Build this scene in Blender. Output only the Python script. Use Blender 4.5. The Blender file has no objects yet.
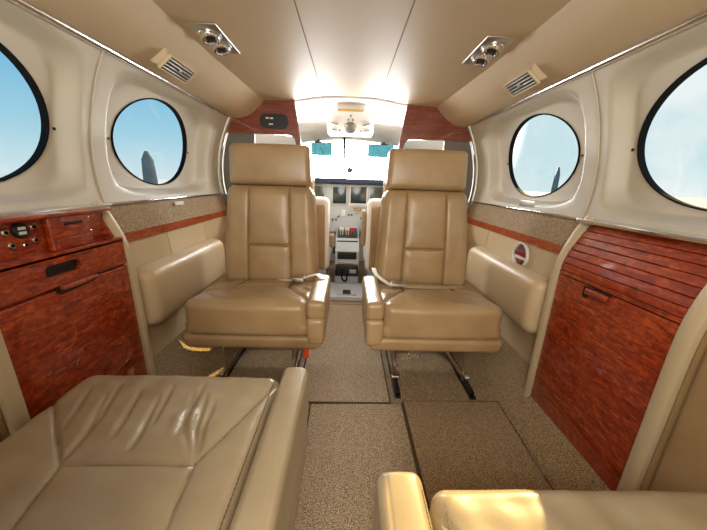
import bpy, math, random
import numpy as np
from mathutils import Matrix, Vector
S = bpy.context.scene
COL = S.collection
# ---------------------------------------------------------------- camera
CAMZ = 0.75
cd = bpy.data.cameras.new('camera'); cam = bpy.data.objects.new('camera', cd); COL.objects.link(cam)
R = Matrix([[0.9993803562947049, -0.026551422301791593, -0.023106826394396155],
            [-0.014916596638499723, 0.27512833799899405, -0.9612917833699796],
            [0.031881006837820185, 0.9610408001763834, 0.27456179959955035]])
cam.matrix_world = Matrix.Translation((0, 0, CAMZ)) @ R.to_4x4()
cd.sensor_fit = 'HORIZONTAL'; cd.sensor_width = 36.0; cd.lens = 290.0 / 707.0 * 36.0
cd.clip_start = 0.01; cd.clip_end = 500
S.camera = cam
# ---------------------------------------------------------------- colour management
S.view_settings.view_transform = 'Standard'; S.view_settings.look = 'None'
S.view_settings.exposure = 0.0; S.view_settings.gamma = 1.0
S.view_settings.use_curve_mapping = False

# ---------------------------------------------------------------- node helpers
def new_mat(name):
    m = bpy.data.materials.new(name); m.use_nodes = True
    nt = m.node_tree; nt.nodes.clear()
    out = nt.nodes.new('ShaderNodeOutputMaterial'); return m, nt, out
def N(nt, t, **kw):
    n = nt.nodes.new(t)
    for k, v in kw.items():
        if k in n.inputs: n.inputs[k].default_value = v
        else: setattr(n, k, v)
    return n
def srgb(r, g, b):
    f = lambda c: (c/255/12.92 if c/255 <= .04045 else ((c/255+.055)/1.055)**2.4)
    return (f(r), f(g), f(b), 1)
def ramp(nt, fac, stops):
    r = nt.nodes.new('ShaderNodeValToRGB'); e = r.color_ramp.elements
    e[0].position, e[0].color = stops[0]; e[1].position, e[1].color = stops[-1]
    for p, c in stops[1:-1]:
        q = e.new(p); q.color = c
    nt.links.new(fac, r.inputs['Fac']); return r.outputs['Color']

# ---------------------------------------------------------------- world: clear sky, hazy glare ahead of the nose
W = bpy.data.worlds.new('sky'); S.world = W; W.use_nodes = True
nt = W.node_tree; nt.nodes.clear()
tc = N(nt, 'ShaderNodeTexCoord'); sx = N(nt, 'ShaderNodeSeparateXYZ'); nt.links.new(tc.outputs['Generated'], sx.inputs[0])
base = ramp(nt, sx.outputs['Z'], [(0.0, srgb(212, 232, 238)), (0.10, srgb(168, 214, 232)), (0.26, srgb(110, 186, 224)), (1.0, srgb(50, 120, 200))])
mr = N(nt, 'ShaderNodeMapRange'); mr.inputs['From Min'].default_value = .05; mr.inputs['From Max'].default_value = .5
nt.links.new(sx.outputs['X'], mr.inputs['Value'])
nz = N(nt, 'ShaderNodeTexNoise'); nz.inputs['Scale'].default_value = 5; nz.inputs['Detail'].default_value = 6
nt.links.new(tc.outputs['Generated'], nz.inputs['Vector'])
cl = ramp(nt, nz.outputs['Fac'], [(0.42, srgb(205, 232, 236)), (0.62, srgb(240, 248, 248))])
mx = N(nt, 'ShaderNodeMixRGB'); nt.links.new(mr.outputs[0], mx.inputs['Fac']); nt.links.new(base, mx.inputs[1]); nt.links.new(cl, mx.inputs[2])
dp = N(nt, 'ShaderNodeVectorMath', operation='DOT_PRODUCT'); dp.inputs[1].default_value = (0.03, .985, .15)
nm = N(nt, 'ShaderNodeVectorMath', operation='NORMALIZE'); nt.links.new(tc.outputs['Generated'], nm.inputs[0]); nt.links.new(nm.outputs[0], dp.inputs[0])
gl = N(nt, 'ShaderNodeMapRange'); gl.interpolation_type = 'SMOOTHSTEP'
gl.inputs['From Min'].default_value = math.cos(math.radians(28)); gl.inputs['From Max'].default_value = math.cos(math.radians(12))
gl.inputs['To Max'].default_value = 34.0
nt.links.new(dp.outputs['Value'], gl.inputs['Value'])
gs = N(nt, 'ShaderNodeVectorMath', operation='SCALE'); gs.inputs[0].default_value = (1, .98, .95); nt.links.new(gl.outputs[0], gs.inputs['Scale'])
ad = N(nt, 'ShaderNodeVectorMath', operation='ADD'); nt.links.new(mx.outputs[0], ad.inputs[0]); nt.links.new(gs.outputs[0], ad.inputs[1])
bg = N(nt, 'ShaderNodeBackground'); bg.inputs['Strength'].default_value = 1.0
nt.links.new(ad.outputs[0], bg.inputs['Color'])
wo = N(nt, 'ShaderNodeOutputWorld'); nt.links.new(bg.outputs[0], wo.inputs[0])

# ---------------------------------------------------------------- sun and added fill lights
sl = bpy.data.lights.new('sun', 'SUN'); sl.energy = 9; sl.angle = math.radians(0.5); sl.color = (1, .74, .30)
sun = bpy.data.objects.new('sun', sl); COL.objects.link(sun)
sun.rotation_euler = Vector((-0.585, -0.92, -0.56)).to_track_quat('-Z', 'Y').to_euler()
def area(name, loc, target, sx_, sy_, e, col=(1, .965, .92)):
    l = bpy.data.lights.new(name, 'AREA'); l.shape = 'RECTANGLE'; l.size = sx_; l.size_y = sy_; l.energy = e; l.color = col
    o = bpy.data.objects.new(name, l); COL.objects.link(o); o.location = loc
    o.rotation_euler = (Vector(target) - Vector(loc)).to_track_quat('-Z', 'Y').to_euler(); return o
area('aft_fill', (0, -1.15, 0.80), (0, 1.0, 0.35), 1.0, 0.45, 18)  # added fill from behind the camera, no lamp fitted there
area('aft_overhead_fill', (0, -0.35, 1.14), (0, 0.5, 0.0), 0.7, 0.5, 13)  # added overhead fill, out of view, brightens the near seats
for sx0 in (-.30, .30):
    area('cockpit_ceiling_fill', (sx0, 2.14, .98), (sx0*.5, 1.3, 1.10), 0.40, 0.09, 8, (.97, .98, 1))  # added fill pair, whitens the ceiling towards the cockpit

# ---------------------------------------------------------------- materials
MAT = {}
def principled(name, col, rough=.5, metal=0, coat=0, spec=.5, bump=None, var=None, sheen=0, trans=0, emis=None, coatr=.05):
    m, nt, out = new_mat(name)
    b = N(nt, 'ShaderNodeBsdfPrincipled'); nt.links.new(b.outputs[0], out.inputs[0])
    b.inputs['Base Color'].default_value = col; b.inputs['Roughness'].default_value = rough; b.inputs['Metallic'].default_value = metal
    b.inputs['Coat Weight'].default_value = coat; b.inputs['Coat Roughness'].default_value = coatr
    b.inputs['Specular IOR Level'].default_value = spec; b.inputs['Sheen Weight'].default_value = sheen
    b.inputs['Transmission Weight'].default_value = trans
    t = N(nt, 'ShaderNodeTexCoord')
    if emis: b.inputs['Emission Color'].default_value = emis[0]; b.inputs['Emission Strength'].default_value = emis[1]
    if var:   # (scale, colour2, detail)
        n = N(nt, 'ShaderNodeTexNoise'); n.inputs['Scale'].default_value = var[0]; n.inputs['Detail'].default_value = var[2]
        nt.links.new(t.outputs['Object'], n.inputs['Vector'])
        lo, hi = (0.38, 0.62) if 'carpet' in name else (0.35, 0.68)
        c = ramp(nt, n.outputs['Fac'], [(lo, col), (hi, var[1])]); nt.links.new(c, b.inputs['Base Color'])
    if bump:  # (kind, scale, strength, distance)
        if bump[0] == 'noise': n = N(nt, 'ShaderNodeTexNoise'); n.inputs['Detail'].default_value = 3; o = n.outputs['Fac']
        else: n = N(nt, 'ShaderNodeTexVoronoi'); o = n.outputs['Distance']
        n.inputs['Scale'].default_value = bump[1]; nt.links.new(t.outputs['Object'], n.inputs['Vector'])
        bp = N(nt, 'ShaderNodeBump'); bp.inputs['Strength'].default_value = bump[2]; bp.inputs['Distance'].default_value = bump[3]
        nt.links.new(o, bp.inputs['Height']); nt.links.new(bp.outputs[0], b.inputs['Normal'])
    MAT[name] = m; return m
principled('leather', srgb(176, 147, 106), .34, bump=('vor', 420, .12, .001), var=(9, srgb(162, 133, 92), 4), coat=.15, coatr=.25)
principled('leather_pale', srgb(174, 156, 124), .36, bump=('vor', 420, .10, .001), var=(9, srgb(162, 143, 110), 4), coat=.15, coatr=.25)
principled('leather_wall', srgb(206, 184, 146), .38, bump=('vor', 420, .10, .001))
principled('cream_panel', srgb(203, 194, 174), .5, bump=('noise', 300, .06, .001))
principled('headliner', srgb(196, 174, 140), .55, bump=('noise', 400, .08, .001))
principled('frame_trim', srgb(205, 188, 152), .45)
principled('white_shell', srgb(240, 239, 235), .5)
principled('chrome', srgb(225, 225, 225), .14, metal=1)
principled('satin_metal', srgb(190, 188, 182), .32, metal=1)
principled('black_rubber', srgb(14, 13, 14), .8, spec=.15)
principled('black_plastic', srgb(22, 22, 24), .35)
principled('dark_metal', srgb(60, 58, 56), .35, metal=.8)
principled('screen_glass', srgb(30, 48, 52), .15)
principled('panel_grey', srgb(196, 202, 208), .5)
principled('glare_blue', srgb(52, 62, 84), .7)
principled('red_plastic', srgb(205, 40, 35), .4)
principled('dark_red', srgb(140, 18, 26), .4)
principled('well_brown', srgb(120, 92, 72), .6)
principled('orange_tag', srgb(225, 80, 30), .5)
principled('belt_webbing', srgb(190, 170, 135), .6, bump=('noise', 900, .3, .001))
principled('tweed', srgb(196, 172, 138), .9, var=(260, srgb(120, 98, 70), 3), bump=('noise', 350, .7, .003))
principled('carpet', srgb(228, 204, 168), .95, var=(460, srgb(112, 88, 60), 1), bump=('noise', 300, 1, .006), sheen=.2)
principled('carpet_dark', srgb(212, 182, 134), .95, var=(460, srgb(98, 74, 44), 1), bump=('noise', 300, 1, .006), sheen=.2)
principled('edge_brown', srgb(88, 70, 48), .9)
principled('thread', srgb(120, 92, 54), .6)
principled('seam_brown', srgb(120, 96, 66), .7)  # plain brown for the ceiling and side panel seams
principled('sheepskin', srgb(238, 234, 224), .9, bump=('noise', 200, .8, .004))
principled('grey_divider', srgb(110, 106, 98), .6)
principled('prop_dark', srgb(70, 92, 104), .4)
principled('aircraft_paint', srgb(225, 228, 230), .3)
principled('concrete', srgb(128, 142, 148), .9, var=(.5, srgb(116, 130, 138), 5))
principled('yellow_label', srgb(214, 170, 80), .5)
principled('white_plastic', srgb(238, 236, 230), .4)
# mahogany with long figure under a deep clear coat
def wood(name, c1, c2, c3, axis=(3, 14, 60), coat=1):
    m, nt, out = new_mat(name); b = N(nt, 'ShaderNodeBsdfPrincipled'); nt.links.new(b.outputs[0], out.inputs[0])
    t = N(nt, 'ShaderNodeTexCoord'); mp = N(nt, 'ShaderNodeMapping'); mp.inputs['Scale'].default_value = axis
    nt.links.new(t.outputs['Object'], mp.inputs['Vector'])
    n = N(nt, 'ShaderNodeTexNoise'); n.inputs['Scale'].default_value = 1.6; n.inputs['Detail'].default_value = 8; n.inputs['Distortion'].default_value = 1.2
    nt.links.new(mp.outputs[0], n.inputs['Vector'])
    n2 = N(nt, 'ShaderNodeTexNoise'); n2.inputs['Scale'].default_value = 90; n2.inputs['Detail'].default_value = 3; n2.inputs['Distortion'].default_value = .6
    nt.links.new(t.outputs['Object'], n2.inputs['Vector'])
    mxx = N(nt, 'ShaderNodeMath', operation='MULTIPLY_ADD'); mxx.inputs[1].default_value = .35
    nt.links.new(n2.outputs['Fac'], mxx.inputs[0])
    ms = N(nt, 'ShaderNodeMath', operation='MULTIPLY'); ms.inputs[1].default_value = .65; nt.links.new(n.outputs['Fac'], ms.inputs[0]); nt.links.new(ms.outputs[0], mxx.inputs[2])
    c = ramp(nt, mxx.outputs[0], [(0.32, c1), (0.5, c2), (0.66, c3)]); nt.links.new(c, b.inputs['Base Color'])
    b.inputs['Roughness'].default_value = .35; b.inputs['Coat Weight'].default_value = coat; b.inputs['Coat Roughness'].default_value = .04
    MAT[name] = m
wood('mahogany', srgb(104, 20, 4), srgb(156, 50, 14), srgb(200, 90, 34))
wood('mahogany_brown', srgb(84, 30, 10), srgb(120, 50, 20), srgb(146, 70, 32), coat=.45)
wood('wood_orange', srgb(130, 50, 16), srgb(172, 78, 34), srgb(196, 104, 52))
# thin glass and tinted visor
def glass(name, tint, refl=.08):
    m, nt, out = new_mat(name)
    tr = N(nt, 'ShaderNodeBsdfTransparent'); tr.inputs[0].default_value = tint
    g = N(nt, 'ShaderNodeBsdfGlossy'); g.inputs['Roughness'].default_value = .02
    mix = N(nt, 'ShaderNodeMixShader'); mix.inputs[0].default_value = refl
    nt.links.new(tr.outputs[0], mix.inputs[1]); nt.links.new(g.outputs[0], mix.inputs[2]); nt.links.new(mix.outputs[0], out.inputs[0]); MAT[name] = m
glass('window_glass', (.97, .985, .99, 1), .03)
glass('visor_tint', (.055, .116, .125, 1), .04)

# ---------------------------------------------------------------- mesh helpers
class MB:
    def __init__(s): s.v = []; s.f = []
    def add(s, v, f):
        o = len(s.v); s.v += [tuple(p) for p in v]; s.f += [tuple(i+o for i in q) for q in f]; return s
    def build(s, name, mat, parent=None, smooth=True, origin=None, auto=35):
        og = Vector(origin) if origin is not None else (parent_origin(parent) if parent else Vector((0, 0, 0)))
        me = bpy.data.meshes.new(name)
        me.from_pydata([(p[0]-og[0], p[1]-og[1], p[2]-og[2]) for p in s.v], [], s.f)
        me.materials.append(MAT[mat] if isinstance(mat, str) else mat)
        me.polygons.foreach_set('use_smooth', [smooth]*len(me.polygons))
        if smooth and auto: me.set_sharp_from_angle(angle=math.radians(auto))
        import bmesh
        bm = bmesh.new(); bm.from_mesh(me); bmesh.ops.recalc_face_normals(bm, faces=bm.faces); bm.to_mesh(me); bm.free()
        if smooth and auto: me.set_sharp_from_angle(angle=math.radians(auto))
        me.update()
        o = bpy.data.objects.new(name, me); COL.objects.link(o)
        if parent: o.parent = parent; o['_o'] = 0; del o['_o']
        else: o.location = og
        if parent: ORIG[o.name] = og
        else: ORIG[o.name] = og
        return o
ORIG = {}
def parent_origin(p): return ORIG[p.name]
def thing(name, loc, label, cat, group=None):
    o = bpy.data.objects.new(name, None); COL.objects.link(o); o.location = loc; o.empty_display_size = .05
    ORIG[o.name] = Vector(loc); tag(o, label, cat, group); return o
def tag(o, label, cat, group=None):
    o['label'] = label; o['category'] = cat
    if group: o['group'] = group
    return o
def struct(o, label=None):
    o['kind'] = 'structure'
    if label: o['label'] = label
    return o
def fix_normals(vs, fs): return vs, fs

def box(mb, x0, x1, y0, y1, z0, z1, b=0.0):
    if x0 > x1: x0, x1 = x1, x0
    if y0 > y1: y0, y1 = y1, y0
    if z0 > z1: z0, z1 = z1, z0
    b = min(b, (x1-x0)*.45, (y1-y0)*.45, (z1-z0)*.45)
    if b <= 0:
        v = [(x, y, z) for x in (x0, x1) for y in (y0, y1) for z in (z0, z1)]
        f = [(0, 1, 3, 2), (4, 6, 7, 5), (0, 4, 5, 1), (2, 3, 7, 6), (0, 2, 6, 4), (1, 5, 7, 3)]
        return mb.add(v, f)
    v, f = rbox_mesh(((x0+x1)/2, (y0+y1)/2, (z0+z1)/2), (x1-x0, y1-y0, z1-z0), b, 1e9, seg=2)
    return mb.add(v, f)

def axis_coords(h, r, res, extra=(), seg=4):
    inner = h - r
    ang = [math.tan(a) for a in np.linspace(math.pi/4, 0, seg+1)[:-1]]
    rim = [-(inner + r*a) for a in ang]
    n = max(1, int(math.ceil(2*inner/res))) if res < 1e8 else 1
    mid = list(np.linspace(-inner, inner, n+1))
    for e in extra:
        if abs(e) < inner:
            mid += [e+d for d in (-.009, -.006, -.0038, -.0018, 0, .0018, .0038, .006, .009) if abs(e+d) < inner]
    mid = sorted(mid); mm = [mid[0]]
    for q in mid[1:]:
        if q - mm[-1] > .0011: mm.append(q)
    return np.array(rim + mm + [-q for q in rim[::-1]])
def rbox_mesh(c, size, r, res, disp=None, ex=((), (), ()), seg=4):
    h = [s/2 for s in size]
    r = min(r, min(h)*.999)
    A = [axis_coords(h[i], r, res if not isinstance(res, (tuple, list)) else res[i], ex[i], seg) for i in range(3)]
    n = [len(a) for a in A]
    idx = {}; P = []; F = []
    def vid(i, j, k):
        key = (i, j, k)
        if key not in idx: idx[key] = len(P); P.append((A[0][i], A[1][j], A[2][k]))
        return idx[key]
    for k in (0, n[2]-1):
        for i in range(n[0]-1):
            for j in range(n[1]-1):
                q = (vid(i, j, k), vid(i+1, j, k), vid(i+1, j+1, k), vid(i, j+1, k)); F.append(q if k else q[::-1])
    for j in (0, n[1]-1):
        for i in range(n[0]-1):
            for k in range(n[2]-1):
                q = (vid(i, j, k), vid(i+1, j, k), vid(i+1, j, k+1), vid(i, j, k+1)); F.append(q[::-1] if j else q)
    for i in (0, n[0]-1):
        for j in range(n[1]-1):
            for k in range(n[2]-1):
                q = (vid(i, j, k), vid(i, j+1, k), vid(i, j+1, k+1), vid(i, j, k+1)); F.append(q if i else q[::-1])
    P = np.array(P); H = np.array(h)
    C = np.clip(P, -(H-r), H-r); q = P - C; L = np.linalg.norm(q, axis=1, keepdims=True); L[L == 0] = 1
    nrm = q/L; P = C + nrm*r
    if disp is not None: P = disp(P, nrm)
    return [tuple(p) for p in (P + np.array(c))], F
def seg_dist(X, Y, a, b):
    ax, ay = a; bx, by = b; dx, dy = bx-ax, by-ay; L = dx*dx+dy*dy
    t = np.clip(((X-ax)*dx+(Y-ay)*dy)/L, 0, 1)
    return np.hypot(X-(ax+t*dx), Y-(ay+t*dy)), t
def groove(X, Y, lines, w=.0028, d=.004, puff=.0):
    g = np.zeros_like(X)
    for a, b in lines:
        D, t = seg_dist(X, Y, a, b)
        g = np.maximum(g, np.exp(-(D/w)**2)*d + np.exp(-(D/.018)**2)*puff)
    return g
def tube(mb, pts, r, n=10, closed=False, cap=True):
    P = [Vector(p) for p in pts]; m = len(P); rs = r if isinstance(r, (list, tuple)) else [r]*m
    up = None; V = []
    for i in range(m):
        if closed: t = (P[(i+1) % m]-P[i-1]).normalized()
        else: t = (P[min(i+1, m-1)]-P[max(i-1, 0)]).normalized()
        if up is None: up = t.orthogonal().normalized()
        up = (up - t*up.dot(t)).normalized(); s = t.cross(up)
        for k in range(n):
            a = 2*math.pi*k/n; V.append(P[i] + (up*math.cos(a)+s*math.sin(a))*rs[i])
    F = []
    for i in range(m if closed else m-1):
        for k in range(n):
            a = i*n+k; b = i*n+(k+1) % n; c = ((i+1) % m)*n+(k+1) % n; d = ((i+1) % m)*n+k; F.append((a, b, c, d))
    if cap and not closed: F.append(tuple(range(n))[::-1]); F.append(tuple((m-1)*n+k for k in range(n)))
    return mb.add(V, F)
def cyl(mb, a, b, r, n=20, r2=None): return tube(mb, [a, b], [r, r if r2 is None else r2], n)
def lathe(mb, prof, origin, axis, n=28):
    """prof: list of (radius, height) along axis"""
    a = Vector(axis).normalized(); u = a.orthogonal().normalized(); w = a.cross(u); o = Vector(origin); V = []; F = []
    for r, h in prof:
        for k in range(n):
            t = 2*math.pi*k/n; V.append(o+a*h+(u*math.cos(t)+w*math.sin(t))*max(r, 1e-5))
    for i in range(len(prof)-1):
        for k in range(n): F.append((i*n+k, i*n+(k+1) % n, (i+1)*n+(k+1) % n, (i+1)*n+k))
    F.append(tuple(range(n))[::-1]); F.append(tuple((len(prof)-1)*n+k for k in range(n)))
    return mb.add(V, F)
def smooth_path(pts, n=8):
    P = [Vector(p) for p in pts]; out = []
    for i in range(len(P)-1):
        p0 = P[max(i-1, 0)]; p1 = P[i]; p2 = P[i+1]; p3 = P[min(i+2, len(P)-1)]
        for k in range(n):
            t = k/n; out.append(.5*((2*p1)+(-p0+p2)*t+(2*p0-5*p1+4*p2-p3)*t*t+(-p0+3*p1-3*p2+p3)*t**3))
    out.append(P[-1]); return out
def profile_slab(mb, prof, y0, y1, thick, sgn=1):
    """profile (x,z) list swept along y, thickness outward (away from aisle)"""
    n = len(prof); V = []; F = []
    for (x, z, ox, oz) in prof:
        for y in (y0, y1):
            V.append((sgn*x, y, z)); V.append((sgn*(x+ox*thick), y, z+oz*thick))
    for i in range(n-1):
        a = i*4; b = a+4
        for q in ((a, a+2, b+2, b), (a+1, b+1, b+3, a+3), (a, b, b+1, a+1), (a+2, a+3, b+3, b+2)):
            F.append(q)
    F.append((0, 1, 3, 2)); e = (n-1)*4; F.append((e, e+2, e+3, e+1))
    return mb.add(V, F)
def with_normals(pts, sub=6, smooth=True):
    P = [Vector((p[0], p[1], 0)) for p in pts]
    if smooth: P = smooth_path(P, sub)
    out = []
    for i, p in enumerate(P):
        t = (P[min(i+1, len(P)-1)]-P[max(i-1, 0)]).normalized(); out.append((p.x, p.y, t.y, -t.x))
    return out     # outward normal for an upward-running right-hand-side profile
def extrude_poly(mb, pts, axis, a0, a1):
    """pts 2-D outline; axis 'y': (x,z) at y=a0..a1; 'x': (y,z); 'z': (x,y)"""
    n = len(pts); V = []
    for a in (a0, a1):
        for p in pts:
            V.append({'y': (p[0], a, p[1]), 'x': (a, p[0], p[1]), 'z': (p[0], p[1], a)}[axis])
    F = [tuple(range(n)), tuple(range(2*n-1, n-1, -1))] + [(i, (i+1) % n, n+(i+1) % n, n+i) for i in range(n)]
    return mb.add(V, F)
def rrect(cx, cy, w, h, r, n=5):
    out = []
    for sx_, sy_, a0 in ((1, 1, 0), (-1, 1, 90), (-1, -1, 180), (1, -1, 270)):
        for k in range(n+1):
            a = math.radians(a0+90*k/n); out.append((cx+sx_*(w/2-r)+r*math.cos(a), cy+sy_*(h/2-r)+r*math.sin(a)))
    return out

# ================================================================= SETTING
# ground outside
g = MB(); g.add([(-200, -200, -1.5), (200, -200, -1.5), (200, 200, -1.5), (-200, 200, -1.5)], [(0, 1, 2, 3)])
o = g.build('ground', 'concrete', smooth=False); struct(o, 'pale concrete apron outside the aircraft')
# floor
mb = MB(); box(mb, -.72, .72, -1.3, 2.8, -.03, -.0011)
fl = mb.build('floor', 'carpet_dark', smooth=False); struct(fl, 'tan cut-pile carpet floor of the cabin')

YE = 1.70      # forward end of the cabin sidewalls
YA = -1.30     # aft end
def wall_x(z):   # inner face of the window panels
    t = (z-.665)/(1.07-.665); return .720 + .030*t*(1-t)*4*.6 - .080*t*t
def smst(a, b, x): t = min(1, max(0, (x-a)/(b-a))); return t*t*(3-2*t)
ZC, HA, HZ = .867, .217, .151
def recess(y, z, yc, aft, fore):
    hy = fore if y > yc else aft
    q = ((abs(y-yc)/hy)**5+(abs(z-ZC)/.185)**5)**.2
    return .040*(1-smst(.88, 1.03, q))
CELLS = [(.885, YE, 1.228, .285, .335), (.30, .885, 0.588, .255, .262), (-.285, .30, 0.01, .245, .245), (-.87, -.285, -.575, .245, .245)]
def window_cell(mb, sgn, y0, y1, yc, aft, fore):
    z0, z1 = .665, 1.07
    n = 96; rings = 30; V = []
    for k in range(n):
        a = 2*math.pi*k/n; c, s = math.cos(a), math.sin(a)
        ey, ez = yc+HA*c, ZC+HZ*s
        # ray to rectangle
        ts = []
        if c > 1e-9: ts.append((y1-yc)/c)
        if c < -1e-9: ts.append((y0-yc)/c)
        if s > 1e-9: ts.append((z1-ZC)/s)
        if s < -1e-9: ts.append((z0-ZC)/s)
        t = min(ts); by, bz = yc+t*c, ZC+t*s
        for i in range(rings+1):
            u = i/rings; y = ey+(by-ey)*u; z = ez+(bz-ez)*u
            V.append((sgn*(wall_x(z)+recess(y, z, yc, aft, fore)), y, z))
    F = []
    for k in range(n):
        for i in range(rings):
            a = k*(rings+1)+i; b = ((k+1) % n)*(rings+1)+i; q = (a, a+1, b+1, b); F.append(q if sgn < 0 else q[::-1])
    # corner fillers between neighbouring boundary points and the rectangle's corners
    for cy, cz in ((y0, z0), (y1, z0), (y0, z1), (y1, z1)):
        best = None
        for k in range(n):
            p = V[k*(rings+1)+rings]; q = V[((k+1) % n)*(rings+1)+rings]
            if (abs(p[1]-cy) < 1e-6) != (abs(q[1]-cy) < 1e-6) and abs(p[2]-cz)+abs(q[2]-cz) < .3 and abs(p[1]-cy)+abs(q[1]-cy) < .5:
                if (abs(p[2]-cz) < 1e-6) or (abs(q[2]-cz) < 1e-6): best = k
        if best is not None:
            V.append((sgn*wall_x(cz), cy, cz)); F.append((best*(rings+1)+rings, len(V)-1, ((best+1) % n)*(rings+1)+rings))
    mb.add(V, F)

LOW = [(.57, -.002), (.60, .004), (.635, .035), (.66, .075), (.682, .125)]
PAD = [(.690, .455), (.650, .480), (.628, .470), (.618, .440), (.622, .37), (.634, .31), (.655, .292), (.690, .300)]
wn = 0
for sgn, side in ((-1, 'left'), (1, 'right')):
    wl = MB()
    # backing skin of the fuselage lower wall
    profile_slab(wl, with_normals([(.695, .12), (.70, .30), (.705, .48), (.715, .60), (.722, .664)], 4), YA, YE, .03, sgn)
    wall = wl.build('wall_'+side, 'leather_wall'); struct(wall, f'{side} cabin sidewall in cream and tan trim')
    m = MB(); [window_cell(m, sgn, *c) for c in CELLS]
    m.build('window_panel', 'cream_panel', wall, auto=60)
    m = MB(); profile_slab(m, with_normals(LOW, 4), YA, YE, .02, sgn); m.build('carpet_riser', 'carpet_dark', wall)
    m = MB(); profile_slab(m, with_normals([(.684, .118), (.690, .20), (.690, .305)], 2), .872, YE, .01, sgn); m.build('kick_panel', 'leather_wall', wall)
    # upper leather panels (two, with a joint), wood strip and tweed strip
    for ya, yb in ((.872, 1.118), (1.122, 1.41), (1.414, YE)):
        m = MB(); profile_slab(m, with_normals([(.688, .445), (.694, .50), (.698, .548)], 2), ya, yb, .012, sgn); m.build('leather_panel', 'leather_wall', wall)
    m = MB(); profile_slab(m, with_normals([(.692, .545), (.692, .574)], 1, False), .872, YE, .012, sgn); m.build('wood_strip', 'wood_orange', wall)
    m = MB(); profile_slab(m, with_normals([(.698, .574), (.706, .62), (.716, .660)], 3), .872, YE, .010, sgn); m.build('tweed_strip', 'tweed', wall)
    # padded arm ledge
    v, f = rbox_mesh((0, 0, 0), (.088, .57, .200), .036, .03,
                     disp=lambda P, n: np.stack([P[:, 0]-(.006*np.cos(P[:, 2]*16)) - .14*(np.abs(P[:, 2]+.01))*(P[:, 0] < 0)*0, P[:, 1], P[:, 2]], 1))
    v = [(sgn*(.660-x if False else .658+x) + sgn*(-.10*z*0), y+1.156, z+.362) for x, y, z in v]
    m = MB(); m.add(v, f if sgn > 0 else [q for q in f]); m.build('padded_armrest', 'leather_wall', wall)
    m = MB(); tube(m, [(sgn*(wall_x(z)-.002), .885, z) for z in np.linspace(.668, 1.068, 14)], .0022, 6); m.build('panel_joint', 'cream_panel', wall)
    m = MB(); tube(m, [(sgn*(wall_x(z)-.001), .30, z) for z in np.linspace(.668, 1.068, 14)], .0022, 6); m.build('panel_joint', 'cream_panel', wall)
    # windows
    for (y0, y1, yc, af, fo) in CELLS[:3]:
        wn += 1
        w = thing(f'window_{wn}', (sgn*.76, yc, ZC), '', ''); del w['label']; del w['category']; w['kind'] = 'structure'
        m = MB(); V = []; n = 72
        for k in range(n):
            a = 2*math.pi*k/n
            for s_, dx in ((1.0, 0.), (1.0, .016), (1.05, .016), (1.05, .0)):
                y, z = yc+HA*s_*math.cos(a), ZC+HZ*s_*math.sin(a); zz = ZC+HZ*math.sin(a)
                V.append((sgn*(wall_x(zz)+.0385+dx+(.004 if s_ > 1 else 0)), y, z))
        F = []
        for k in range(n):
            for j in range(4):
                F.append((k*4+j, k*4+(j+1) % 4, ((k+1) % n)*4+(j+1) % 4, ((k+1) % n)*4+j))
        m.add(V, F); m.build('window_frame', 'black_rubber', w)
        m = MB(); tube(m, [(sgn*(wall_x(ZC+HZ*math.sin(a))+.0375), yc+HA*1.005*math.cos(a), ZC+HZ*1.005*math.sin(a)) for a in np.linspace(0, 2*math.pi, 73)[:-1]], .0022, 8, closed=True)
        m.build('window_bezel', 'black_rubber', w)
        m = MB(); V = [(sgn*(wall_x(ZC+HZ*r*math.sin(a))+.0385+.014), yc+HA*r*math.cos(a), ZC+HZ*r*math.sin(a)) for r in (1.02, .66, .33) for a in np.linspace(0, 2*math.pi, 73)[:-1]]
        V.append((sgn*(wall_x(ZC)+.0605), yc, ZC)); F = []
        for j in range(2):
            for k in range(72): F.append((j*72+k, j*72+(k+1) % 72, (j+1)*72+(k+1) % 72, (j+1)*72+k))
        for k in range(72): F.append((144+k, 144+(k+1) % 72, 216))
        m.add(V, F); m.build('window_pane', 'window_glass', w)
        for dy in (-1, 1):
            m = MB(); lathe(m, [(.004, -.001), (.004, .001), (.001, .002)], (sgn*(wall_x(ZC)+.039), yc+dy*.232, ZC-.01), (-sgn, 0, 0), 10); m.build('screw', 'dark_metal', w)

# ceiling: flat arch between the soffits
prof = [(-.50, 1.168), (-.40, 1.174), (-.15, 1.180), (0, 1.181), (.15, 1.180), (.40, 1.174), (.50, 1.168)]
def droop(x, y): return .026*smst(.12, .34, abs(x))*max(0, min(1, (y-1.27)/.43))
prof = [(-.52, 1.166), (-.50, 1.168), (-.40, 1.174), (-.34, 1.176), (-.27, 1.178), (-.20, 1.179), (-.12, 1.180), (0, 1.181), (.12, 1.180), (.20, 1.179), (.27, 1.178), (.34, 1.176), (.40, 1.174), (.50, 1.168), (.52, 1.166)]
m = MB(); V = []; F = []; ys_ = [YA, 1.27, 1.40, 1.55, YE+.002]; ny = len(ys_)
for x, z in prof:
    for y in ys_: V += [(x, y, z-droop(x, y)), (x, y, z+.03)]
for i in range(len(prof)-1):
    for j in range(ny-1):
        a = i*ny*2+j*2; b = a+ny*2; F += [(a, b, b+2, a+2), (a+1, a+3, b+3, b+1)]
m.add(V, F); ceil = m.build('ceiling', 'headliner'); struct(ceil, 'tan headliner with two lengthwise seams')
for x in (-.148, .148):
    m = MB(); box(m, x-.0015, x+.0015, YA, YE+.03, 1.1785, 1.181); m.build('ceiling_seam', 'seam_brown', ceil)
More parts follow.
